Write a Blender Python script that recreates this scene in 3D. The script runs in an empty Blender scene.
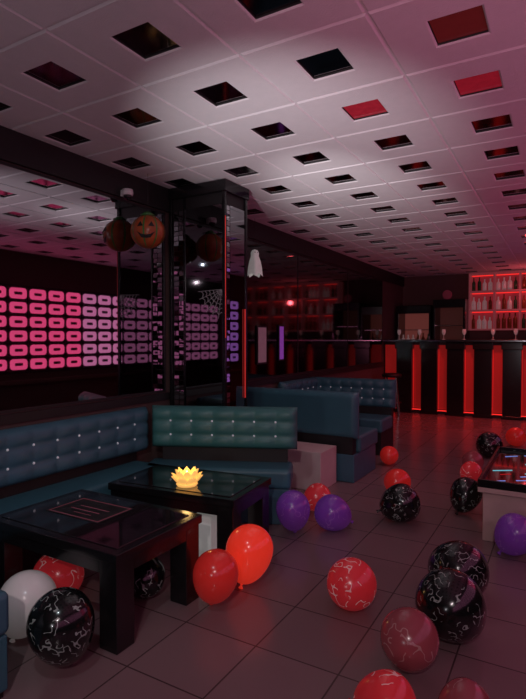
import bpy, bmesh, math, random
from mathutils import Vector, Matrix, Euler
random.seed(5)
S=bpy.context.scene; COL=S.collection
S.view_settings.view_transform='Standard'

# ---------------------------------------------------------------- materials
def mat(name,col,rough=.5,metal=0,em=None,es=0,var=.12,nscale=18,bump=0,bscale=60,trans=0,coat=0,alpha=1,spec=.5):
    m=bpy.data.materials.new(name); m.use_nodes=True
    nt=m.node_tree; N=nt.nodes; L=nt.links; b=N['Principled BSDF']
    tc=N.new('ShaderNodeTexCoord'); nz=N.new('ShaderNodeTexNoise'); nz.inputs['Scale'].default_value=nscale
    L.new(tc.outputs['Object'],nz.inputs['Vector'])
    mx=N.new('ShaderNodeMix'); mx.data_type='RGBA'
    mx.inputs[6].default_value=[c*(1-var) for c in col]+[1]; mx.inputs[7].default_value=[min(1,c*(1+var)) for c in col]+[1]
    L.new(nz.outputs['Fac'],mx.inputs[0]); L.new(mx.outputs[2],b.inputs['Base Color'])
    b.inputs['Roughness'].default_value=rough; b.inputs['Metallic'].default_value=metal
    b.inputs['Specular IOR Level'].default_value=spec
    if em: 
        b.inputs['Emission Color'].default_value=list(em)+[1]; b.inputs['Emission Strength'].default_value=es
    if trans: b.inputs['Transmission Weight'].default_value=trans
    if coat: b.inputs['Coat Weight'].default_value=coat
    if alpha<1: b.inputs['Alpha'].default_value=alpha
    if bump:
        n2=N.new('ShaderNodeTexNoise'); n2.inputs['Scale'].default_value=bscale
        L.new(tc.outputs['Object'],n2.inputs['Vector'])
        bp=N.new('ShaderNodeBump'); bp.inputs['Strength'].default_value=bump; bp.inputs['Distance'].default_value=.01
        L.new(n2.outputs['Fac'],bp.inputs['Height']); L.new(bp.outputs['Normal'],b.inputs['Normal'])
    return m

def mat_print(name,base,ink,rough=.22,em=0,scale=22,width=.02,alpha=1,thr=.53):
    """balloon rubber with scribbled line print"""
    m=mat(name,base,rough,alpha=alpha,var=.05,coat=.4); nt=m.node_tree;N=nt.nodes;L=nt.links;b=N['Principled BSDF']
    tc=N.new('ShaderNodeTexCoord'); nz=N.new('ShaderNodeTexNoise'); nz.inputs['Scale'].default_value=scale; nz.inputs['Detail'].default_value=.5
    L.new(tc.outputs['Object'],nz.inputs['Vector'])
    s=N.new('ShaderNodeMath'); s.operation='SUBTRACT'; s.inputs[1].default_value=.5; L.new(nz.outputs['Fac'],s.inputs[0])
    a=N.new('ShaderNodeMath'); a.operation='ABSOLUTE'; L.new(s.outputs[0],a.inputs[0])
    c=N.new('ShaderNodeMath'); c.operation='LESS_THAN'; c.inputs[1].default_value=width; L.new(a.outputs[0],c.inputs[0])
    n2=N.new('ShaderNodeTexNoise'); n2.inputs['Scale'].default_value=scale*.7; n2.inputs['Detail'].default_value=0; L.new(tc.outputs['Object'],n2.inputs['Vector'])
    g=N.new('ShaderNodeMath'); g.operation='GREATER_THAN'; g.inputs[1].default_value=thr; L.new(n2.outputs['Fac'],g.inputs[0])
    mu=N.new('ShaderNodeMath'); mu.operation='MULTIPLY'; L.new(c.outputs[0],mu.inputs[0]); L.new(g.outputs[0],mu.inputs[1])
    mx=N.new('ShaderNodeMix'); mx.data_type='RGBA'; mx.inputs[6].default_value=list(base)+[1]; mx.inputs[7].default_value=list(ink)+[1]
    L.new(mu.outputs[0],mx.inputs[0]); L.new(mx.outputs[2],b.inputs['Base Color'])
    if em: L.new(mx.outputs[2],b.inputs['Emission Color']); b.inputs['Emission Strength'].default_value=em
    return m

M={}
M['wall']=mat('wall_paint',(.10,.06,.055),.8,bump=.2)
M['wallred']=mat('bar_wall_paint',(.13,.08,.07),.8,bump=.2)
M['ceil']=mat('ceiling_tile',(.78,.77,.78),.85,bump=.25,bscale=120,var=.04)
M['recess']=mat('recess_lining',(.03,.03,.03),.6)
M['dmirror']=mat('dark_ceiling_mirror',(.19,.16,.17),.10,metal=1,var=.05)
M['redrefl']=mat('inset_painted_red_reflection',(.3,.02,.03),.15,em=(.6,.02,.05),es=.20,var=.6,nscale=20)  # red reflection in a mirror inset, put into colour and emission
M['darkredrefl']=mat('inset_painted_dark_red_reflection',(.2,.03,.03),.15,em=(.35,.04,.03),es=.05)  # darker red reflection, likewise painted into the inset
M['mirror']=mat('tinted_mirror',(.42,.40,.43),.02,metal=1,var=.02)
M['mirrorc']=mat('column_mirror',(.28,.28,.30),.02,metal=1,var=.02)
M['mirrord']=mat('smoked_mirror',(.08,.075,.08),.05,metal=1,var=.05)
M['black']=mat('black_lacquer',(.008,.008,.009),.18,var=.1)
M['blackm']=mat('black_matte',(.012,.011,.012),.55)
M['glassblk']=mat('black_glass',(.01,.01,.012),.06,coat=.5)
M['teal']=mat('teal_leatherette',(.045,.15,.19),.42,bump=.15,bscale=90,nscale=5)
M['tealg']=mat('green_teal_leatherette',(.05,.19,.18),.42,bump=.15,bscale=90,nscale=5)
M['tealb']=mat('blue_teal_leatherette',(.05,.14,.19),.45,bump=.1,bscale=90,nscale=5)
M['crystal']=mat('crystal_button',(.9,.9,.95),.1,em=(.6,.75,.85),es=.10)
M['whitelam']=mat('pale_laminate',(.62,.52,.50),.5,nscale=4,var=.2)
M['wood']=mat('pale_wood',(.55,.42,.37),.5,nscale=6,var=.3)
M['oval']=mat('lit_pink_tile',(.6,.4,.5),.5,em=(.92,.28,.56),es=.88,nscale=1.5,var=.3)
M['ovalr']=mat('lit_red_tile',(.6,.15,.3),.5,em=(1,.09,.26),es=1.25)
M['ovalp']=mat('lit_purple_tile',(.4,.2,.6),.5,em=(.55,.2,.8),es=.6)
M['red_led']=mat('red_led_panel',(.3,.02,.015),.5,em=(.60,.016,.014),es=.20)
M['red_strip']=mat('red_led_or_reflection_strip',(.5,.05,.04),.5,em=(1,.025,.02),es=1.1)
M['red_strip3']=mat('soft_red_led_and_reflection',(.5,.03,.03),.5,em=(1,.02,.018),es=.36)  # shared by the bar LEDs and the painted table reflections
M['red_refl']=mat('column_painted_red_reflection',(.5,.05,.04),.5,em=(1,.04,.03),es=.28)
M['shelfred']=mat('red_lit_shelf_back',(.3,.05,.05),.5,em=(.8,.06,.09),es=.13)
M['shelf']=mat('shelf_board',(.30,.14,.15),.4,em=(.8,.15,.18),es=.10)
M['chrome']=mat('chrome',(.6,.6,.62),.15,metal=1)
M['white']=mat('white_plastic',(.8,.78,.78),.4)
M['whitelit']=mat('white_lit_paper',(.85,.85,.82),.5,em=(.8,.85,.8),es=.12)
M['webpaper']=mat('web_paper',(.45,.43,.45),.7)
M['yellow']=mat('amber_glass',(.9,.60,.15),.25,em=(1,.50,.13),es=.72)
M['flame']=mat('flame',(1,.9,.5),.5,em=(1,.85,.45),es=12)
M['bottleg']=mat('green_bottle_glass',(.03,.12,.04),.1)
M['bottleb']=mat('amber_bottle_glass',(.22,.08,.02),.1)
M['bottlec']=mat('clear_bottle_glass',(.6,.45,.45),.1,em=(.7,.5,.5),es=.1)
M['orange']=mat('orange_foil',(.38,.08,.025),.3,nscale=8,var=.6)
M['green']=mat('green_foil',(.05,.2,.05),.3)
M['paper']=mat('paper',(.6,.55,.58),.7)
M['purp']=mat('purple_lit_print',(.3,.1,.5),.6,em=(.45,.1,.8),es=.2)
M['cyan']=mat('painted_cyan_reflection',(.2,.8,.8),.5,em=(.2,.75,.9),es=.7)
M['bluerefl']=mat('painted_blue_reflection',(.2,.3,.8),.5,em=(.2,.35,.9),es=.7)
M['printpink']=mat('pink_print',(.5,.15,.2),.6)
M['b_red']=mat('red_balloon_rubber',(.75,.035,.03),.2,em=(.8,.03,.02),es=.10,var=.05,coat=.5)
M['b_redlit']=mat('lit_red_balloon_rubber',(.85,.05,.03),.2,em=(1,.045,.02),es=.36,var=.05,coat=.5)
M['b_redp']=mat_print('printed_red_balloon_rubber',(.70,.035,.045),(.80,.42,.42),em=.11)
M['b_blk']=mat_print('printed_black_balloon_rubber',(.006,.008,.008),(.30,.36,.33),rough=.18,scale=32,width=.026,thr=.53)
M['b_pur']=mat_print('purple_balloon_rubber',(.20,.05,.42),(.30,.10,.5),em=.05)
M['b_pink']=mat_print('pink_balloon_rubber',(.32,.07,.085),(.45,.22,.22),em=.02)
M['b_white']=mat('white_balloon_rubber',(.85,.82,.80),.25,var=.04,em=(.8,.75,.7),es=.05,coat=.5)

def floor_mat():
    m=mat('floor_tiles',(.3,.2,.2),.3); nt=m.node_tree;N=nt.nodes;L=nt.links;b=N['Principled BSDF']
    tc=N.new('ShaderNodeTexCoord'); br=N.new('ShaderNodeTexBrick'); br.offset=0; br.squash=1
    br.inputs['Scale'].default_value=1; br.inputs['Brick Width'].default_value=.40; br.inputs['Row Height'].default_value=.40
    br.inputs['Mortar Size'].default_value=.004; br.inputs['Mortar Smooth'].default_value=.2
    br.inputs['Color1'].default_value=(.25,.165,.17,1); br.inputs['Color2'].default_value=(.215,.145,.15,1); br.inputs['Mortar'].default_value=(.08,.05,.05,1)
    L.new(tc.outputs['Object'],br.inputs['Vector']); L.new(br.outputs['Color'],b.inputs['Base Color'])
    nz=N.new('ShaderNodeTexNoise'); nz.inputs['Scale'].default_value=7; L.new(tc.outputs['Object'],nz.inputs['Vector'])
    mr=N.new('ShaderNodeMapRange'); mr.inputs[3].default_value=.14; mr.inputs[4].default_value=.30
    L.new(nz.outputs['Fac'],mr.inputs[0]); L.new(mr.outputs[0],b.inputs['Roughness'])
    bp=N.new('ShaderNodeBump'); bp.inputs['Strength'].default_value=.4; bp.inputs['Distance'].default_value=.004; bp.invert=True
    L.new(br.outputs['Fac'],bp.inputs['Height']); L.new(bp.outputs['Normal'],b.inputs['Normal'])
    return m
M['floor']=floor_mat()

# ---------------------------------------------------------------- mesh helpers
def obj(name,verts,faces,m,parent=None,loc=(0,0,0),rot=(0,0,0),bevel=0,smooth=False,seg=2):
    me=bpy.data.meshes.new(name); me.from_pydata([tuple(v) for v in verts],[],faces); me.update()
    bm=bmesh.new(); bm.from_mesh(me); bmesh.ops.recalc_face_normals(bm,faces=bm.faces); bm.to_mesh(me); bm.free()
    for mm in (m if isinstance(m,list) else [m]): me.materials.append(mm)
    o=bpy.data.objects.new(name,me); COL.objects.link(o); o.location=loc; o.rotation_euler=rot
    if parent: o.parent=parent
    if bevel:
        md=o.modifiers.new('bevel','BEVEL'); md.width=bevel; md.segments=seg; md.limit_method='ANGLE'
    if smooth or bevel:
        for p in me.polygons: p.use_smooth=True
        if not smooth or bevel:
            md=o.modifiers.new('wn','WEIGHTED_NORMAL') 
    return o
def bx(lo,hi,V,F):
    n=len(V); x0,y0,z0=lo;x1,y1,z1=hi
    V+= [(x0,y0,z0),(x1,y0,z0),(x1,y1,z0),(x0,y1,z0),(x0,y0,z1),(x1,y0,z1),(x1,y1,z1),(x0,y1,z1)]
    F+= [tuple(n+i for i in f) for f in ((0,3,2,1),(4,5,6,7),(0,1,5,4),(1,2,6,5),(2,3,7,6),(3,0,4,7))]
def boxes(name,lst,m,parent=None,bevel=0,**k):
    V=[];F=[]
    for lo,hi in lst: bx(lo,hi,V,F)
    return obj(name,V,F,m,parent,bevel=bevel,**k)
def lathe(name,prof,m,parent=None,seg=24,loc=(0,0,0),rot=(0,0,0)):
    V=[];F=[]
    for r,z in prof:
        for i in range(seg):
            a=2*math.pi*i/seg; V.append((r*math.cos(a),r*math.sin(a),z))
    for j in range(len(prof)-1):
        for i in range(seg):
            F.append((j*seg+i,j*seg+(i+1)%seg,(j+1)*seg+(i+1)%seg,(j+1)*seg+i))
    F.append(tuple(range(seg))); F.append(tuple((len(prof)-1)*seg+i for i in range(seg)))
    return obj(name,V,F,m,parent,loc=loc,rot=rot,smooth=True)
def empty(name,loc,rz=0):
    o=bpy.data.objects.new(name,None); COL.objects.link(o); o.location=loc; o.rotation_euler=(0,0,rz); o.empty_display_size=.1
    return o
def tag(o,label,cat,group=None):
    o['label']=label; o['category']=cat
    if group: o['group']=group
    return o
def struct(o): o['kind']='structure'; return o
def dup(o,parent=None,loc=None):
    c=o.copy(); COL.objects.link(c)
    if loc is not None: c.location=loc
    if parent: c.parent=parent
    return c

# ---------------------------------------------------------------- room shell
XL,XR,YN,YF,ZC=-3.03,1.1115,-3.125,11.21,2.70
struct(boxes('floor',[((XL-.2,YN-.1,-.08),(XR+.1,YF+.1,0))],M['floor']))
struct(boxes('wall_left',[((XL-.12,YN,0),(XL,YF,ZC+.1))],M['wall']))
struct(boxes('wall_right',[((XR,YN,0),(XR+.12,YF,ZC+.1))],M['wall']))
struct(boxes('wall_back',[((XL-.12,YF,0),(XR+.12,YF+.12,ZC+.1))],M['wallred']))
struct(boxes('wall_front',[((XL-.12,YN-.12,0),(XR+.12,YN,ZC+.1))],M['wall']))
struct(boxes('trim_1',[((XL,YN,2.50),(XL+.03,YF,ZC))],M['blackm']))
struct(boxes('trim_2',[((XL,YN,.86),(XL+.02,YF,.92))],M['blackm']))
struct(boxes('trim_3',[((XR-.05,YN,.70),(XR,YF,.76))],M['wallred'],bevel=.004))
struct(boxes('baseboard_right',[((XR-.015,YN,0),(XR,YF,.09))],M['blackm']))

# ceiling with coffered openings
PX,PY=.605,.5735; X0=-.401; Y0=1.75; HS=.105; cx=[X0+PX*k for k in range(-4,3)]; cy=[Y0+PY*k for k in range(-8,17)]
V=[];F=[]
for x in cx:
    for y in cy:
        n=len(V); rings=[(PX/2,PY/2,.008),(PX/2-.004,PY/2-.004,.008),(PX/2-.012,PY/2-.012,0),(HS+.008,HS+.008,0),(HS,HS,.006),(HS,HS,.03)]
        for a,b,z in rings:
            V+=[(x-a,y-b,ZC+z),(x+a,y-b,ZC+z),(x+a,y+b,ZC+z),(x-a,y+b,ZC+z)]
        for r in range(5):
            for i in range(4):
                F.append((n+r*4+i,n+r*4+(i+1)%4,n+r*4+4+(i+1)%4,n+r*4+4+i))
me=bpy.data.meshes.new('ceiling'); me.from_pydata(V,[],F); me.materials.append(M['ceil']); me.materials.append(M['recess'])
for i,p in enumerate(me.polygons):
    if (i%20)>=16: p.material_index=1
o=bpy.data.objects.new('ceiling',me); COL.objects.link(o); struct(o)
struct(boxes('ceiling',[((XL-.2,YN-.1,ZC+.05),(XR+.1,YF+.1,ZC+.13))],M['recess']))
# mirror insets
base=None
for i,x in enumerate(cx):
    for j,y in enumerate(cy):
        if y<0: continue
        k=(i,round((y-2.3235)/PY))
        if base is None:
            base=boxes('ceiling_mirror_inset',[((-HS+.001,-HS+.001,0),(HS-.001,HS-.001,.012))],M['dmirror'],bevel=.003); o=base
            redme=base.data.copy(); redme.materials[0]=M['redrefl']
            redme2=base.data.copy(); redme2.materials[0]=M['darkredrefl']
        else: o=dup(base)
        o.location=(x,y,ZC+.014)
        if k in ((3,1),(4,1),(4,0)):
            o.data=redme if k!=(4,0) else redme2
            tag(o,'square mirrored inset with painted red reflection in white ceiling tile','ceiling panel','square insets in the ceiling tiles')
        else: tag(o,'square dark mirrored inset recessed in white ceiling tile','ceiling panel','square insets in the ceiling tiles')

# ---------------------------------------------------------------- right wall lit pattern panels
def ring_panel(y0,cols,m,rows=6):
    V=[];F=[]
    n=28
    for c in range(cols):
        for r in range(rows):
            cyy=y0+.17+.34*c; cz=.88+.12+.215*r
            s=len(V)
            for (a,b,rad,xo) in ((.138,.080,.05,0),(.138,.080,.05,-.022),(.128,.070,.045,-.03),(.080,.024,.02,-.03),(.080,.024,.02,-.002)):
                for i in range(n):
                    t=2*math.pi*(i+.5)/n; ct,st=math.cos(t),math.sin(t)
                    yy=math.copysign(a-rad,ct)+rad*ct; zz=math.copysign(b-rad,st)+rad*st
                    V.append((XR-.012+xo,cyy+yy,cz+zz))
            for k in range(4):
                for i in range(n):
                    F.append((s+k*n+i,s+k*n+(i+1)%n,s+(k+1)*n+(i+1)%n,s+(k+1)*n+i))
    o=empty('decorative_wall_panel',(XR,y0+.17*cols,1.6))
    boxes('backing_board',[((-.012,-.17*cols+.004,-.74),(-.001,.17*cols-.004,.60))],M['blackm'],o)
    V2=[(x-XR,y-(y0+.17*cols),z-1.6) for x,y,z in V]
    obj('ring_tiles',V2,F,m,o)
    tag(o,'dark wall panel of rounded ring tiles glowing pink','wall panel','pink ring tile wall panels')
for k in range(12):
    y0=-3.06+1.02*k
    if y0>9.0: break
    mm=M['ovalr'] if 3.9<y0<5.2 else (M['ovalp'] if y0>8 else M['oval'])
    ring_panel(y0,3,mm)

# ---------------------------------------------------------------- mirrors on left wall
def wall_mirror(y0,y1,z0,z1,m,label):
    o=empty('wall_mirror',(XL,(y0+y1)/2,z0)); h=(y1-y0)/2
    boxes('mirror_glass',[((.004,-h+.008,0.01),(.012,h-.008,z1-z0-.01))],m,o)
    boxes('frame',[((.001,-h,0),(.016,-h+.010,z1-z0)),((.001,h-.010,0),(.016,h,z1-z0)),((.001,-h+.010,0),(.016,h-.010,.018)),((.001,-h+.010,z1-z0-.018),(.016,h-.010,z1-z0))],M['blackm'],o)
    tag(o,label,'mirror','tinted mirrors along the wall')
for a,b in ((-3.1,-1.3),(-1.3,.5),(.5,3.50)):
    wall_mirror(a,b,.93,2.49,M['mirror'],'large tinted mirror above teal bench')
for a,b in ((3.92,6.1),(6.1,7.9),(7.9,9.72)):
    wall_mirror(a,b,.93,2.49,M['mirrord'],'smoked dark mirror panel with thin black frame')

# ---------------------------------------------------------------- mirrored column
cxx0,cxx1,cyy0,cyy1=XL+.032,-2.41,3.53,3.88
col=empty('mirrored_column',((cxx0+cxx1)/2,(cyy0+cyy1)/2,0)); hx=(cxx1-cxx0)/2; hy=(cyy1-cyy0)/2
boxes('core',[((-hx+.02,-hy+.02,0),(hx-.02,hy-.02,2.68))],M['blackm'],col)
boxes('front_mirror',[((-hx+.17,-hy+.008,.5),(hx-.035,-hy+.019,2.5))],M['mirrorc'],col)
boxes('side_mirror',[((hx-.019,-hy+.09,.5),(hx-.008,hy-.035,2.5))],M['mirrorc'],col)
V=[];F=[]
for i in range(46):
    for j in range(2):
        z=.52+i*.043; x=-hx+.05+j*.055
        s=len(V); bx((x,-hy+.006,z),(x+.05,-hy+.019,z+.038),V,F)
        tx,tz=random.uniform(-.004,.004),random.uniform(-.004,.004)
        for q in range(s,s+8):
            if V[q][1]<-hy+.01: V[q]=(V[q][0],V[q][1]+tx*((V[q][0]-x)/.05)+tz*((V[q][2]-z)/.038),V[q][2])
obj('mosaic_strip',V,F,M['mirror'],col)
V=[];F=[]
for i in range(46):
    z=.52+i*.043
    s=len(V); bx((hx-.019,-hy+.035,z),(hx-.006,-hy+.08,z+.038),V,F)
    tz=random.uniform(-.005,.005)
    for q in range(s,s+8):
        if V[q][0]>hx-.01: V[q]=(V[q][0]+tz*((V[q][2]-z)/.038),V[q][1],V[q][2])
obj('mosaic_strip',V,F,M['mirror'],col)
for sx,sy in ((-hx,-hy),(hx-.03,-hy),(hx-.03,hy-.03),(-hx,hy-.03)):
    boxes('corner_profile',[((sx,sy,0),(sx+.03,sy+.03,2.69))],M['black'],col,bevel=.003)
boxes('corner_profile',[((-hx+.155,-hy,.4),(-hx+.17,-hy+.02,2.6))],M['black'],col)
boxes('top_cap',[((-hx,-hy-.012,2.60),(hx+.012,hy+.012,2.695))],M['black'],col,bevel=.004)
boxes('red_led_or_reflection_strip',[((hx-.001,hy-.05,.88),(hx+.006,hy-.040,1.65))],M['red_refl'],col)  # glowing strip paints the red reflection along the column's side
boxes('red_led_or_reflection_strip',[((hx-.001,-hy+.003,1.4),(hx+.004,-hy+.008,2.4))],M['red_refl'],col)  # second painted red reflection, at the front corner
tag(col,'square column clad in mirrors with black corner profiles','column')
# cobweb decoration stuck on column mirror
V=[];F=[]
def strip(p,q,w=.0015):
    p=Vector(p);q=Vector(q);d=(q-p).normalized();nn=Vector((-d.y,d.x))*w; s=len(V)
    for a in (p-nn,p+nn,q+nn,q-nn): V.append((a.x,0,a.y))
    F.append((s,s+1,s+2,s+3))
rays=[math.radians(a) for a in (182,198,214,230,246,262,276)]
for a in rays: strip((0,0),(.24*math.cos(a),.24*math.sin(a)))
for rr in (.05,.09,.13,.17,.21):
    for a,b in zip(rays,rays[1:]):
        m_=(a+b)/2; p=(rr*math.cos(a),rr*math.sin(a)); q=(rr*math.cos(b),rr*math.sin(b)); c=(rr*.9*math.cos(m_),rr*.9*math.sin(m_))
        strip(p,c);strip(c,q)
web=obj('cobweb_decoration',V,F,M['webpaper'],loc=(cxx1-.035,cyy0+.004,1.80)); md=web.modifiers.new('sol','SOLIDIFY'); md.thickness=.002
tag(web,'white paper cobweb stuck on column mirror','decoration')

# ---------------------------------------------------------------- sofas
btn=None
def backrest(parent,L,z0,z1,th,m,loc,rz,rows=2,pitch=.17,buttons=True,tuft=True):
    """tufted back; local x along length, front faces -y"""
    global btn
    nx=int(L/.0212); nz=18; H=z1-z0; V=[];F=[]; q=H/(rows+1)
    npitch=max(1,round(L/pitch)); p=L/npitch
    for s in (0,1):
        for j in range(nz+1):
            for i in range(nx+1):
                x=-L/2+L*i/nx; z=H*j/nz
                ex=min(1,min(x+L/2,L/2-x)/.05); ez=min(1,min(z,H-z)/.05)
                rnd=math.sqrt(max(0,1-(1-ex)**2))*math.sqrt(max(0,1-(1-ez)**2))
                t=0
                if tuft and s==0:
                    t=.022*(abs(math.sin(math.pi*(x+L/2)/p))**.45*abs(math.sin(math.pi*z/q))**.45)
                    yy=-(th/2*(.25+.75*rnd))-t*rnd+.01
                else: yy=(-1 if s==0 else 1)*th/2*(.25+.75*rnd)
                V.append((x,yy,z))
    W=nx+1; B=W*(nz+1)
    for s in (0,1):
        for j in range(nz):
            for i in range(nx):
                a=s*B+j*W+i; F.append((a,a+1,a+W+1,a+W))
    for i in range(nx):
        F.append((i,i+1,B+i+1,B+i)); a=nz*W+i; F.append((a,a+1,B+a+1,B+a))
    for j in range(nz):
        a=j*W; F.append((a,a+W,B+a+W,B+a)); a=j*W+nx; F.append((a,a+W,B+a+W,B+a))
    o=obj('backrest',V,F,m,parent,loc=(loc[0],loc[1],z0),rot=(0,0,rz),smooth=True)
    if buttons:
        for r in range(1,rows+1):
            for k in range(1,npitch):
                x=-L/2+k*p
                if btn is None:
                    btn=lathe('button',[(.001,-.005),(.007,-.003),(.009,0),(.007,.004),(.001,.006)],M['crystal'],o,seg=10); b=btn
                else: b=dup(btn,o)
                b.location=(x,-th/2+.004,r*q); b.rotation_euler=(math.pi/2,0,0)
    return o

# corner sofa (booth one)
sf=empty('corner_sofa',(-2.85,1.7,0))
def L2(x,y): return (x+2.85,y-1.7)
backrest(sf,3.04,.49,.84,.11,M['tealb'],(*L2(-2.955,1.66),),math.pi/2,pitch=.175)
LX,LY=-2.345,3.415
backrest(sf,1.17,.525,.855,.13,M['tealg'],(*L2(LX,LY),),math.radians(24),pitch=.16)
ax,ay=L2(-2.67,.2)
boxes('seat',[((ax-.32,ay,.27),(ax,ay+2.90,.42))],M['teal'],sf,bevel=.035,seg=4)
boxes('base',[((ax-.31,ay+.02,.0),(ax-.04,ay+2.85,.27))],M['blackm'],sf)
R24=math.radians(24)
for nm,lo,hi,mm,bv in (('seat',(-.60,-.25,.27),(.55,.065,.42),M['teal'],.035),('base',(-.58,-.22,0),(.535,.06,.27),M['tealb'],.01),('back_support',(-.5,.0,.40),(.51,.05,.55),M['blackm'],0)):
    o=boxes(nm,[(lo,hi)],mm,sf,bevel=bv,seg=4); o.location=(*L2(LX,LY),0); o.rotation_euler=(0,0,R24)
boxes('back_support',[((ax-.34,ay,.0),(ax-.31,ay+2.9,.53))],M['blackm'],sf)
tag(sf,'long teal tufted corner bench with crystal buttons along mirror wall','sofa')

pl=boxes('low_partition_plinth',[((-.45,-.19,0),(.52,.19,.36))],M['whitelam'],bevel=.006,loc=(-2.42,4.50,0))
tag(pl,'low pale laminate box between two teal benches','plinth')
s3=empty('bench_sofa',(-2.37,5.0,0))
backrest(s3,1.28,.42,.87,.13,M['teal'],(.01,-.2),math.pi,rows=2,tuft=False,buttons=False)
boxes('seat',[((-.62,-.14,.27),(.65,.42,.44))],M['teal'],s3,bevel=.03,seg=4)
boxes('base',[((-.60,-.26,0),(.63,.40,.27))],M['tealb'],s3,bevel=.01)
boxes('back_support',[((-.58,-.25,.25),(.61,-.15,.45))],M['blackm'],s3)
tag(s3,'teal leatherette bench seen from its plain back','sofa')
s4=empty('corner_sofa',(-2.42,6.3,0))
backrest(s4,.98,.50,.87,.12,M['teal'],(-.52,-.33),math.pi/2,pitch=.16)
backrest(s4,1.13,.50,.87,.13,M['teal'],(.0,.22),math.radians(4),pitch=.15)
boxes('seat',[((-.58,-.30,.27),(.56,.16,.43))],M['teal'],s4,bevel=.03,seg=4)
boxes('seat',[((-.58,-.85,.27),(-.2,-.30,.43))],M['teal'],s4,bevel=.03,seg=4)
boxes('base',[((-.56,-.27,0),(.54,.24,.27)),((-.56,-.84,0),(-.23,-.27,.27))],M['blackm'],s4)
boxes('back_support',[((-.56,.16,.27),(.54,.24,.52)),((-.585,-.84,.27),(-.56,.15,.52))],M['blackm'],s4)
tag(s4,'teal tufted corner bench with crystal buttons in second booth','sofa')
ot=empty('ottoman',(-2.10,1.02,0))
boxes('cushion',[((-.25,-.25,.25),(.25,.22,.42))],M['tealb'],ot,bevel=.03,seg=4)
boxes('body',[((-.24,-.24,.03),(.24,.21,.25))],M['teal'],ot,bevel=.01)
for a,b in ((-.2,-.2),(.2,-.2),(.2,.18),(-.2,.18)):
    boxes('foot',[((a-.02,b-.02,0),(a+.02,b+.02,.03))],M['blackm'],ot)
tag(ot,'teal leatherette cube ottoman beside coffee table','ottoman')

# ---------------------------------------------------------------- coffee tables
def coffee_table(loc,rz,lx,ly,h,label):
    t=empty('coffee_table',loc,rz); w=.11
    boxes('tabletop',[((-lx/2,-ly/2,h-.05),(lx/2,ly/2,h-.004))],M['black'],t,bevel=.004)
    boxes('glass_inset',[((-lx/2+.05,-ly/2+.05,h-.006),(lx/2-.05,ly/2-.05,h))],M['glassblk'],t,bevel=.002)
    i=.012
    boxes('apron',[((-lx/2+i+w,-ly/2+i,h-.11),(lx/2-i-w,-ly/2+i+.025,h-.05)),((-lx/2+i+w,ly/2-i-.025,h-.11),(lx/2-i-w,ly/2-i,h-.05)),
        ((-lx/2+i,-ly/2+i+w,h-.11),(-lx/2+i+.025,ly/2-i-w,h-.05)),((lx/2-i-.025,-ly/2+i+w,h-.11),(lx/2-i,ly/2-i-w,h-.05))],M['black'],t)
    for a in (-1,1):
        for b in (-1,1):
            x0,x1=sorted((a*(lx/2-i),a*(lx/2-i-w))); y0,y1=sorted((b*(ly/2-i),b*(ly/2-i-w)))
            boxes('leg',[((x0,y0,0),(x1,y1,h-.05))],M['black'],t,bevel=.004)
    tag(t,label,'table','black coffee tables'); return t
coffee_table((-2.15,2.745,0),math.radians(6),.93,.555,.455,'black lacquered coffee table with glowing candle on top')
coffee_table((-2.15,1.93,0),0,.94,.62,.455,'black lacquered coffee table with pink print under glass')
pr=empty('table_menu_print',(-2.25,1.98,.455)); 
boxes('sheet',[((-.20,-.13,.0005),(.20,.13,.002))],M['blackm'],pr)
boxes('border_print',[((-.19,-.12,.002),(.19,-.114,.0025)),((-.19,.114,.002),(.19,.12,.0025)),((-.19,-.114,.002),(-.184,.114,.0025)),((.184,-.114,.002),(.19,.114,.0025)),
   ((-.12,-.03,.002),(.1,-.024,.0025)),((-.1,.02,.002),(.12,.026,.0025)),((-.05,-.07,.002),(.08,-.066,.0025))],M['printpink'],pr)
tag(pr,'dark rectangular sheet with pink border lines on table','menu')

# lotus candle
cd=empty('lotus_candle_holder',(-2.085,2.62,.456),.3)
lathe('dish',[(.001,0),(.06,0),(.07,.012),(.05,.02),(.001,.02)],M['yellow'],cd)
def petals(n,r,tilt,ln,off,nm):
    V=[];F=[]
    for k in range(n):
        a=2*math.pi*(k+off)/n; s=len(V)
        for j in range(7):
            t=j/6; wd=.036*math.sin(math.pi*min(1,.15+t*.85))**.8
            rr=r+ln*math.sin(tilt)*t; zz=.012+ln*math.cos(tilt)*t**1.2
            for i in (-1,0,1):
                rad=rr+(.010 if i==0 else 0)
                V.append((rad*math.cos(a)-i*wd*math.sin(a),rad*math.sin(a)+i*wd*math.cos(a),zz))
        for j in range(6):
            for i in range(2): F.append((s+j*3+i,s+j*3+i+1,s+j*3+i+4,s+j*3+i+3))
    o=obj(nm,V,F,M['yellow'],cd,smooth=True); md=o.modifiers.new('sol','SOLIDIFY'); md.thickness=.004
petals(8,.042,.75,.085,0,'outer_petals'); petals(8,.032,.35,.10,.5,'inner_petals')
lathe('candle',[(.001,.02),(.02,.02),(.02,.05),(.001,.05)],M['white'],cd,seg=16)
lathe('flame',[(.001,.05),(.007,.062),(.005,.08),(.0005,.095)],M['flame'],cd,seg=10)
tag(cd,'amber glass lotus candle holder with lit tealight','candle')
wb=boxes('white_stand_in_box',[((-.05,-.06,0),(.05,.06,.30))],M['whitelit'],bevel=.004,loc=(-1.96,2.66,0),rot=(0,0,.3)); tag(wb,'plain upright white stand-in box under coffee table','box')  # put in for an unidentified bright white patch, with added glow

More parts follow.
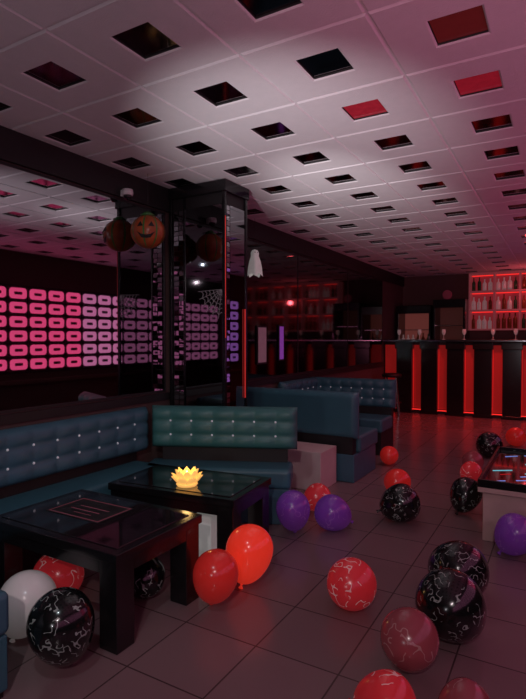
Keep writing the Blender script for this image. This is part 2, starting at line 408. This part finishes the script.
# ---------------------------------------------------------------- right table
rt=empty('low_game_table',(-.02,4.45,0))
boxes('base_cabinet',[((-.46,-.60,0),(.46,.60,.34))],M['wood'],rt,bevel=.005)
boxes('tabletop',[((-.49,-.63,.34),(.49,.63,.375))],M['wood'],rt,bevel=.004)
boxes('glass_top',[((-.47,-.61,.375),(.47,.61,.40))],M['glassblk'],rt,bevel=.003)
boxes('rim',[((-.49,-.63,.375),(-.47,.63,.43)),((.47,-.63,.375),(.49,.63,.43)),((-.47,.61,.375),(.47,.63,.43)),((-.47,-.63,.375),(.47,-.61,.43))],M['black'],rt,bevel=.003)
rs=random.Random(9)
for yy in [-.5+.11*i for i in range(10)]:
    for xx in (-.36,-.2,-.02,.16):
        if rs.random()<.38: continue
        mm=rs.choice([M['cyan'],M['cyan'],M['bluerefl'],M['bluerefl'],M['red_strip3']])
        l=rs.uniform(.04,.08)
        o=boxes('reflection_streak',[((-l,-.004,0),(l,.004,.002))],mm,rt); o.location=(xx+rs.uniform(-.02,.03),yy,.401); o.rotation_euler=(0,0,.6+rs.uniform(-.1,.1))  # emissive streaks paint coloured reflections onto the black glass
tag(rt,'low pale wood table with black glass top and painted coloured reflections','table')
gl=lathe('tumbler_glass',[(.001,0),(.03,0),(.036,.11),(.033,.11),(.028,.01),(.001,.01)],M['bottlec'],loc=(-.15,4.2,.404)); tag(gl,'small clear drinking glass on black table','glass')

# ---------------------------------------------------------------- bar
YB=9.86; HB=1.37
bar=empty('bar_counter',(-.95,YB,0))
bl,brr=XL+.035+.95,XR-.05+.95
boxes('body',[((bl,.02,0),(brr,.5,HB-.05))],M['blackm'],bar)
boxes('lit_front_panel',[((bl,0,.09),(brr,.02,HB-.10))],M['red_led'],bar)
boxes('plinth',[((bl,-.02,0),(brr,.02,.06))],M['blackm'],bar)
boxes('led_strip',[((bl,-.035,.062),(brr,-.02,.078))],M['red_strip'],bar)
boxes('countertop',[((bl,-.16,HB-.045),(brr,.56,HB))],M['black'],bar,bevel=.006)
boxes('counter_edge_trim',[((bl,-.166,HB-.03),(brr,-.16,HB-.012))],M['chrome'],bar)
pil=None;stp=None
for k in range(0,8):
    x=-2.61+.458*k+.95
    V=[];F=[]
    bx((-.145,-.10,0),(.145,0,1.20),V,F); bx((-.165,-.13,1.20),(.165,0,HB-.045),V,F); bx((-.16,-.115,0),(.16,0,.06),V,F)
    if x+.17>brr: continue
    if pil is None:
        pil=obj('pilaster',V,F,M['black'],bar,bevel=.006); o=pil
    else: o=dup(pil,bar)
    o.location=(x,0,0)
    if stp is None: stp=boxes('vertical_led_strip',[((.150,-.012,.09),(.160,-.002,1.19))],M['red_strip3'],bar); q=stp
    else: q=dup(stp,bar)
    q.location=(x,0,0)
tag(bar,'long bar counter with black pilasters and red lit front','bar counter')

def stool(x,y,rz,label):
    st=empty('bar_stool',(x,y,0),rz)
    lathe('seat',[(.001,.70),(.16,.70),(.175,.72),(.17,.755),(.12,.77),(.001,.775)],M['blackm'],st)
    for a in (0,1,2,3):
        t=math.pi/4+a*math.pi/2; V=[];F=[]
        p0=Vector((.11*math.cos(t),.11*math.sin(t),.70)); p1=Vector((.19*math.cos(t),.19*math.sin(t),0)); s=.011
        for p in (p0,p1): V+=[(p.x-s,p.y-s,p.z),(p.x+s,p.y-s,p.z),(p.x+s,p.y+s,p.z),(p.x-s,p.y+s,p.z)]
        F=[(0,1,2,3),(4,5,6,7)]+[(i,(i+1)%4,4+(i+1)%4,4+i) for i in range(4)]
        obj('leg',V,F,M['chrome'],st)
    V=[];F=[]; n=24
    for i in range(n):
        for j in range(6):
            a=2*math.pi*i/n;b=2*math.pi*j/6; V.append(((.165+.008*math.cos(b))*math.cos(a),(.165+.008*math.cos(b))*math.sin(a),.25+.008*math.sin(b)))
    for i in range(n):
        for j in range(6): F.append((i*6+j,((i+1)%n)*6+j,((i+1)%n)*6+(j+1)%6,i*6+(j+1)%6))
    obj('foot_ring',V,F,M['chrome'],st,smooth=True)
    tag(st,label,'stool')
stool(-2.68,9.2,.2,'chrome bar stool with round black seat by bar')

def fridge(x,y,w,d,h,label,lit):
    f=empty('display_fridge',(x,y,0)); 
    boxes('cabinet',[((-w/2,d/2-.03,0),(w/2,d/2,h)),((-w/2,-d/2,0),(-w/2+.04,d/2-.03,h)),((w/2-.04,-d/2,0),(w/2,d/2-.03,h)),((-w/2+.04,-d/2,h-.14),(w/2-.04,d/2-.03,h)),((-w/2+.04,-d/2,0),(w/2-.04,d/2-.03,.15))],M['black'],f)
    boxes('back_panel',[((-w/2+.04,d/2-.05,.15),(w/2-.04,d/2-.03,h-.14))],lit,f)
    for k in range(1,5):
        z=.15+(h-.29)*k/5; boxes('wire_shelf',[((-w/2+.04,-d/2+.06,z),(w/2-.04,d/2-.05,z+.012))],M['chrome'],f)
    dr=boxes('door',[((-w/2,-d/2-.03,.12),(-w/2+.035,-d/2-.002,h-.12)),((w/2-.035,-d/2-.03,.12),(w/2,-d/2-.002,h-.12)),((-w/2+.035,-d/2-.03,.12),(w/2-.035,-d/2-.002,.16)),((-w/2+.035,-d/2-.03,h-.16),(w/2-.035,-d/2-.002,h-.12))],M['black'],f)
    boxes('handle',[((w/2-.03,-d/2-.06,h*.45),(w/2-.012,-d/2-.03,h*.7))],M['chrome'],dr)
    tag(f,label,'fridge')
dimred=mat('dim_red_interior',(.2,.05,.05),.6,em=(.5,.12,.10),es=.16)
fridge(-2.64,10.85,.68,.55,2.05,'black glass-door drinks fridge with dim red interior',dimred)
dimred2=mat('darker_interior',(.1,.05,.05),.6,em=(.4,.1,.08),es=.05)
fridge(-1.96,10.85,.60,.55,2.15,'tall black drinks cooler beside red-lit shelves',dimred2)
rd=lathe('round_sign',[(.001,0),(.09,0),(.09,.03),(.07,.035),(.001,.035)],M['printpink'],loc=(-2.0,10.62,2.245),rot=(math.pi/2,0,0)); tag(rd,'small round red sign standing on drinks cooler','sign')

def bottle_mesh(m,h,r):
    return lathe('bottle',[(.001,0),(r,0),(r,h*.58),(r*.85,h*.66),(r*.35,h*.76),(r*.33,h*.97),(r*.4,h*.975),(r*.4,h),(.001,h)],m,seg=14)
protos=[(bottle_mesh(M['bottleg'],.28,.036),'green glass bottle'),(bottle_mesh(M['bottleb'],.30,.038),'amber glass liquor bottle'),(bottle_mesh(M['bottlec'],.26,.042),'clear glass liquor bottle')]
used=[0,0,0]
def put_bottle(x,y,z,where,group,sc=1):
    k=random.randrange(3); p,l=protos[k]
    o=p if not used[k] else dup(p)
    used[k]=1; o.location=(x,y,z); o.scale=(sc,sc,sc)
    tag(o,l+' '+where,'bottle',group)
for k in range(1,4):
    z=.15+(2.05-.29)*k/5+.0125
    if z<.8: continue
    for i in range(6): put_bottle(-2.89+.10*i,10.75,z,'on shelf of drinks fridge','bottles in the drinks fridge',.95)
sh=empty('back_bar_shelf',(-.35,11.04,1.55)); w0,w1=-1.30,1.40
boxes('back_panel',[((w0,.13,0),(w1,.15,1.12))],M['shelfred'],sh)
for z in (0,.37,.74,1.09):
    boxes('shelf_board',[((w0,-.16,z),(w1,.13,z+.03))],M['shelf'],sh,bevel=.003)
for k in range(7):
    x=w0+(w1-w0-.03)*k/6
    for z in (.03,.40,.77):
        boxes('divider',[((x,-.15,z),(x+.03,.13,z+ (.34 if z<.7 else .32)))],M['shelf'],sh)
for z in (.36,.73,1.08):
    boxes('led_strip',[((w0+.03,.10,z-.004),(w1-.03,.12,z+.010))],M['red_strip'],sh)
tag(sh,'wide wall shelf with square red-lit cells holding bottles','shelf')
for z in (0.03,.40,.77):
    for k in range(6):
        xx=w0+(w1-w0-.03)*k/6
        for i in range(4):
            put_bottle(-.35+xx+.08+.10*i,11.0+random.uniform(-.03,.03),1.55+z+.001,'on red-lit shelf behind bar','bottles on the back bar shelf',random.uniform(.85,1.0))
gp=None
for i in range(9):
    x=-2.85+i*.42+random.uniform(-.08,.08)
    if gp is None: gp=lathe('wine_glass',[(.001,0),(.035,0),(.033,.004),(.004,.01),(.004,.08),(.025,.10),(.036,.14),(.03,.19),(.028,.19),(.033,.14),(.001,.105)],M['bottlec'],seg=14); o=gp
    else: o=dup(gp)
    o.location=(x,10.1,HB+.001); tag(o,'stemmed clear wine glass on bar counter','glass','glasses on the bar counter')
def poster(y,z,w,h,m,label):
    o=empty('framed_poster',(XL+.017,y,z))
    boxes('frame',[((0,-w/2,0),(.012,w/2,h))],M['blackm'],o)
    boxes('print',[((.012,-w/2+.02,.02),(.014,w/2-.02,h-.02))],m,o)
    tag(o,label,'poster')
poster(5.15,1.10,.22,.44,M['paper'],'narrow pale framed poster on dark mirror wall')
poster(5.62,1.12,.14,.44,M['purp'],'narrow purple glowing framed poster on mirror wall')

# ---------------------------------------------------------------- hanging decorations
pk=empty('pumpkin_balloon',(-2.865,3.12,2.24),math.radians(-40))
V=[];F=[];n=40;mr=20;R=.13
for j in range(mr+1):
    t=math.pi*j/mr
    for i in range(n):
        a=2*math.pi*i/n; rr=R*math.sin(t)*(1+.05*abs(math.cos(4*a))); V.append((rr*math.cos(a),rr*math.sin(a),R*1.0*math.cos(t)))
for j in range(mr):
    for i in range(n): F.append((j*n+i,j*n+(i+1)%n,(j+1)*n+(i+1)%n,(j+1)*n+i))
obj('body',V,F,M['orange'],pk,smooth=True)
V=[];F=[]
def facep(pts):
    s=len(V)
    for u,w in pts:
        d=Vector((u,-1,w)).normalized()*(R*1.075); V.append(d[:])
    F.append(tuple(range(s,s+len(pts))))
facep([(-.55,.15),(-.15,.15),(-.35,.5)]); facep([(.15,.15),(.55,.15),(.35,.5)])
facep([(-.6,-.15),(-.3,-.3),(0,-.35),(.3,-.3),(.6,-.15),(.3,-.55),(0,-.6),(-.3,-.55)])
o=obj('face_print',V,F,M['blackm'],pk); o.rotation_euler=(0,0,math.radians(75))
V=[];F=[]
for k in range(8):
    a0=math.pi*k/4+math.pi/8; s=len(V)
    for j in range(13):
        t=math.pi*(.08+.84*j/12)
        for da in (-.05,.05):
            rr=R*1.03*math.sin(t); V.append((rr*math.cos(a0+da),rr*math.sin(a0+da),R*1.03*math.cos(t)))
    for j in range(12): F.append((s+2*j,s+2*j+1,s+2*j+3,s+2*j+2))
obj('green_stripes',V,F,M['green'],pk)
lathe('leaf_top',[(.03,.12),(.06,.13),(.02,.155),(.001,.16)],M['green'],pk,seg=10)
boxes('string',[((-.001,-.001,.15),(.001,.001,.46))],M['blackm'],pk)
tag(pk,'round orange foil balloon with carved grin hanging by column','balloon')

def ghost(x,y,z,label,s=1):
    g=empty('ghost_decoration',(x,y,z))
    V=[];F=[];n=20
    prof=[(.004,0),(.035,-.012),(.05,-.045),(.048,-.08),(.06,-.14),(.075,-.22),(.085,-.31)]
    for r,zz in prof:
        for i in range(n):
            a=2*math.pi*i/n; rr=r*(1+(.18*math.sin(5*a) if zz<-.1 else 0))*s; V.append((rr*math.cos(a),rr*math.sin(a),zz*s-(.02*math.sin(5*a)*s if zz<-.3 else 0)))
    for j in range(len(prof)-1):
        for i in range(n): F.append((j*n+i,j*n+(i+1)%n,(j+1)*n+(i+1)%n,(j+1)*n+i))
    obj('cloth',V,F,M['whitelit'],g,smooth=True)
    for e in (-.35,.35):
        a=-.6+e
        lathe('eye',[(.001,-.003),(.009,0),(.001,.003)],M['blackm'],g,seg=10,loc=(.047*math.cos(a)*s,.047*math.sin(a)*s,-.045*s),rot=(math.pi/2,0,a+math.pi/2))
    boxes('string',[((-.001,-.001,-.002),(.001,.001,2.70-z))],M['blackm'],g)
    tag(g,label,'decoration')
ghost(-2.92,4.85,2.36,'small white cloth ghost hanging by mirror wall',.9)

cc=empty('dome_camera',(-2.945,2.98,2.52))
boxes('bracket',[((-.054,-.02,-.02),(-.03,.02,.03))],M['white'],cc)
lathe('housing',[(.001,.03),(.04,.03),(.045,.0),(.04,-.015),(.001,-.015)],M['white'],cc,seg=20)
lathe('lens_dome',[(.032,-.015),(.028,-.035),(.015,-.047),(.001,-.05)],M['glassblk'],cc,seg=20)
tag(cc,'small white dome security camera on black beam','security camera')

# ---------------------------------------------------------------- balloons
def balloon(x,y,w,h,m,tilt,az,label):
    V=[];F=[];n=32;k=24
    R=w/2; hh=h
    for j in range(k+1):
        t=math.pi*j/k; r=R*math.sin(t)*(1+.10*math.cos(t)) ; z=(.46 if t<math.pi/2 else .54)*hh*math.cos(t)
        if j==k: r=.004
        if j==0: r=.0005
        for i in range(n):
            a=2*math.pi*i/n; V.append((r*math.cos(a),r*math.sin(a),z))
    for j in range(k):
        for i in range(n): F.append((j*n+i,j*n+(i+1)%n,(j+1)*n+(i+1)%n,(j+1)*n+i))
    kn=[(.004,0),(.008,-.008),(.005,-.014),(.014,-.028),(.011,-.030),(.002,-.016)]
    E=Euler((tilt,0,az),'XYZ'); RM=E.to_matrix()
    mz=min((RM@Vector(v)).z for v in V); mz=min(mz,min((RM@Vector((0,c*.014,-.54*hh-.028))).z for c in (-1,1)))
    o=obj('balloon',V,F,m,loc=(x,y,-mz+.001),rot=tuple(E),smooth=True)
    lathe('knot',kn,m,o,seg=12,loc=(0,0,-.54*hh+.002))
    tag(o,label,'balloon','party balloons on the floor')
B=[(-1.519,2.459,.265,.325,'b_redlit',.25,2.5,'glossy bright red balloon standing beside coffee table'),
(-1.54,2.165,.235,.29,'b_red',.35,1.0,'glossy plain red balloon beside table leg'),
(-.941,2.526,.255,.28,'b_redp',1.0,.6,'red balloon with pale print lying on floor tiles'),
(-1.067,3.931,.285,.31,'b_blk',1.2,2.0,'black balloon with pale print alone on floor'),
(-1.645,3.255,.24,.31,'b_pur',.4,.3,'purple balloon at end of teal bench'),
(-1.45,3.50,.255,.28,'b_pur',1.1,-.8,'purple balloon beside another purple balloon'),
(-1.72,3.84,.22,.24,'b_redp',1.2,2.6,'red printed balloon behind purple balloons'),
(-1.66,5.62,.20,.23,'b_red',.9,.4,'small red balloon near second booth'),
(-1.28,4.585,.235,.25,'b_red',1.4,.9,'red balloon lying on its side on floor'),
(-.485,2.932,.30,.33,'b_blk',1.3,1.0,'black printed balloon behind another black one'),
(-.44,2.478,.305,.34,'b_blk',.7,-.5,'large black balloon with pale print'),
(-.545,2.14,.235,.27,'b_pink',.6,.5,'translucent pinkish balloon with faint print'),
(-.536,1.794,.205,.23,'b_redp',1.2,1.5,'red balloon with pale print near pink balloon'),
(-1.80,1.43,.265,.33,'b_blk',.3,.3,'black printed balloon in front of coffee table'),
(-2.13,1.50,.255,.30,'b_white',.35,2.2,'plain white balloon beside black balloon'),
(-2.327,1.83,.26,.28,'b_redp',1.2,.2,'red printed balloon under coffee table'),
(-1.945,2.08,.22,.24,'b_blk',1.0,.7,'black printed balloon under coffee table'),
(-.757,6.576,.29,.32,'b_blk',1.0,.7,'black balloon on floor toward the bar'),
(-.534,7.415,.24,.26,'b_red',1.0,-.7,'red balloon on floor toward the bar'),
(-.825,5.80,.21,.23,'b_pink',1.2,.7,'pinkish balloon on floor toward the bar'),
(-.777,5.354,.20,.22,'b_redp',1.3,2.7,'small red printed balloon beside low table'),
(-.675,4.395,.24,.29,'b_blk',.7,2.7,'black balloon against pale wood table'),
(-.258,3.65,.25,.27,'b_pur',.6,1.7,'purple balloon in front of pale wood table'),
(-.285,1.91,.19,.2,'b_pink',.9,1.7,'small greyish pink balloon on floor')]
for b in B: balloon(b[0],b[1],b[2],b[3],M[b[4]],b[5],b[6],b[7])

# ---------------------------------------------------------------- lights
def aim(o,t):
    d=Vector(t)-o.location; o.rotation_euler=d.to_track_quat('-Z','Y').to_euler()
def spot(loc,t,e,c,ang,blend=1,r=.012):
    l=bpy.data.lights.new('spot','SPOT'); l.energy=e; l.color=c; l.spot_size=math.radians(ang); l.spot_blend=blend; l.shadow_soft_size=r
    o=bpy.data.objects.new('spot_light',l); COL.objects.link(o); o.location=loc; aim(o,t)
def point(loc,e,c,r=.03):
    l=bpy.data.lights.new('pt','POINT'); l.energy=e; l.color=c; l.shadow_soft_size=r
    o=bpy.data.objects.new('point_light',l); COL.objects.link(o); o.location=loc
spot((-1.2,.6,.5),(-1.55,3.2,2.7),200,(1,.93,.98),42)
spot((-1.6,1.0,1.2),(-1.70,4.9,2.7),300,(1,.93,.96),28)
spot((.6,-.8,1.0),(-.3,3.6,2.7),105,(1,.24,.42),60)
spot((-.8,-1,1.0),(-1.6,2.8,2.7),30,(.90,.86,.92),110)
spot((.3,-1.2,2.5),(-1.6,3.0,.3),78,(1,.82,.84),80)  # added fill for floor and sofas, not a fixture of the room
spot((-.9,.2,2.6),(-2.8,2.6,.4),30,(.80,.92,1),75)  # cool spot added to brighten the bench seat
point((-2.085,2.62,.60),.5,(1,.6,.2))
spot((-1.0,8.6,2.6),(-1.2,9.0,0),130,(1,.07,.06),120)  # red spot added to strengthen the floor glow before the bar
spot((-1.2,5.0,2.65),(-1.6,5.6,0),20,(1,.42,.48),120)
point((-.6,10.6,2.2),4,(1,.1,.12),.05)

w=bpy.data.worlds.new('w'); S.world=w; w.use_nodes=True
w.node_tree.nodes['Background'].inputs[0].default_value=(.02,.015,.02,1); w.node_tree.nodes['Background'].inputs[1].default_value=.5

# ---------------------------------------------------------------- camera
cam=bpy.data.cameras.new('camera'); co=bpy.data.objects.new('camera',cam); COL.objects.link(co)
cam.sensor_fit='VERTICAL'; cam.sensor_height=36; cam.sensor_width=27; cam.lens=520/699*36; cam.clip_start=.02
co.location=(0,0,1.4); co.rotation_euler=(math.radians(90-1.27),0,math.radians(30.15))
S.camera=co
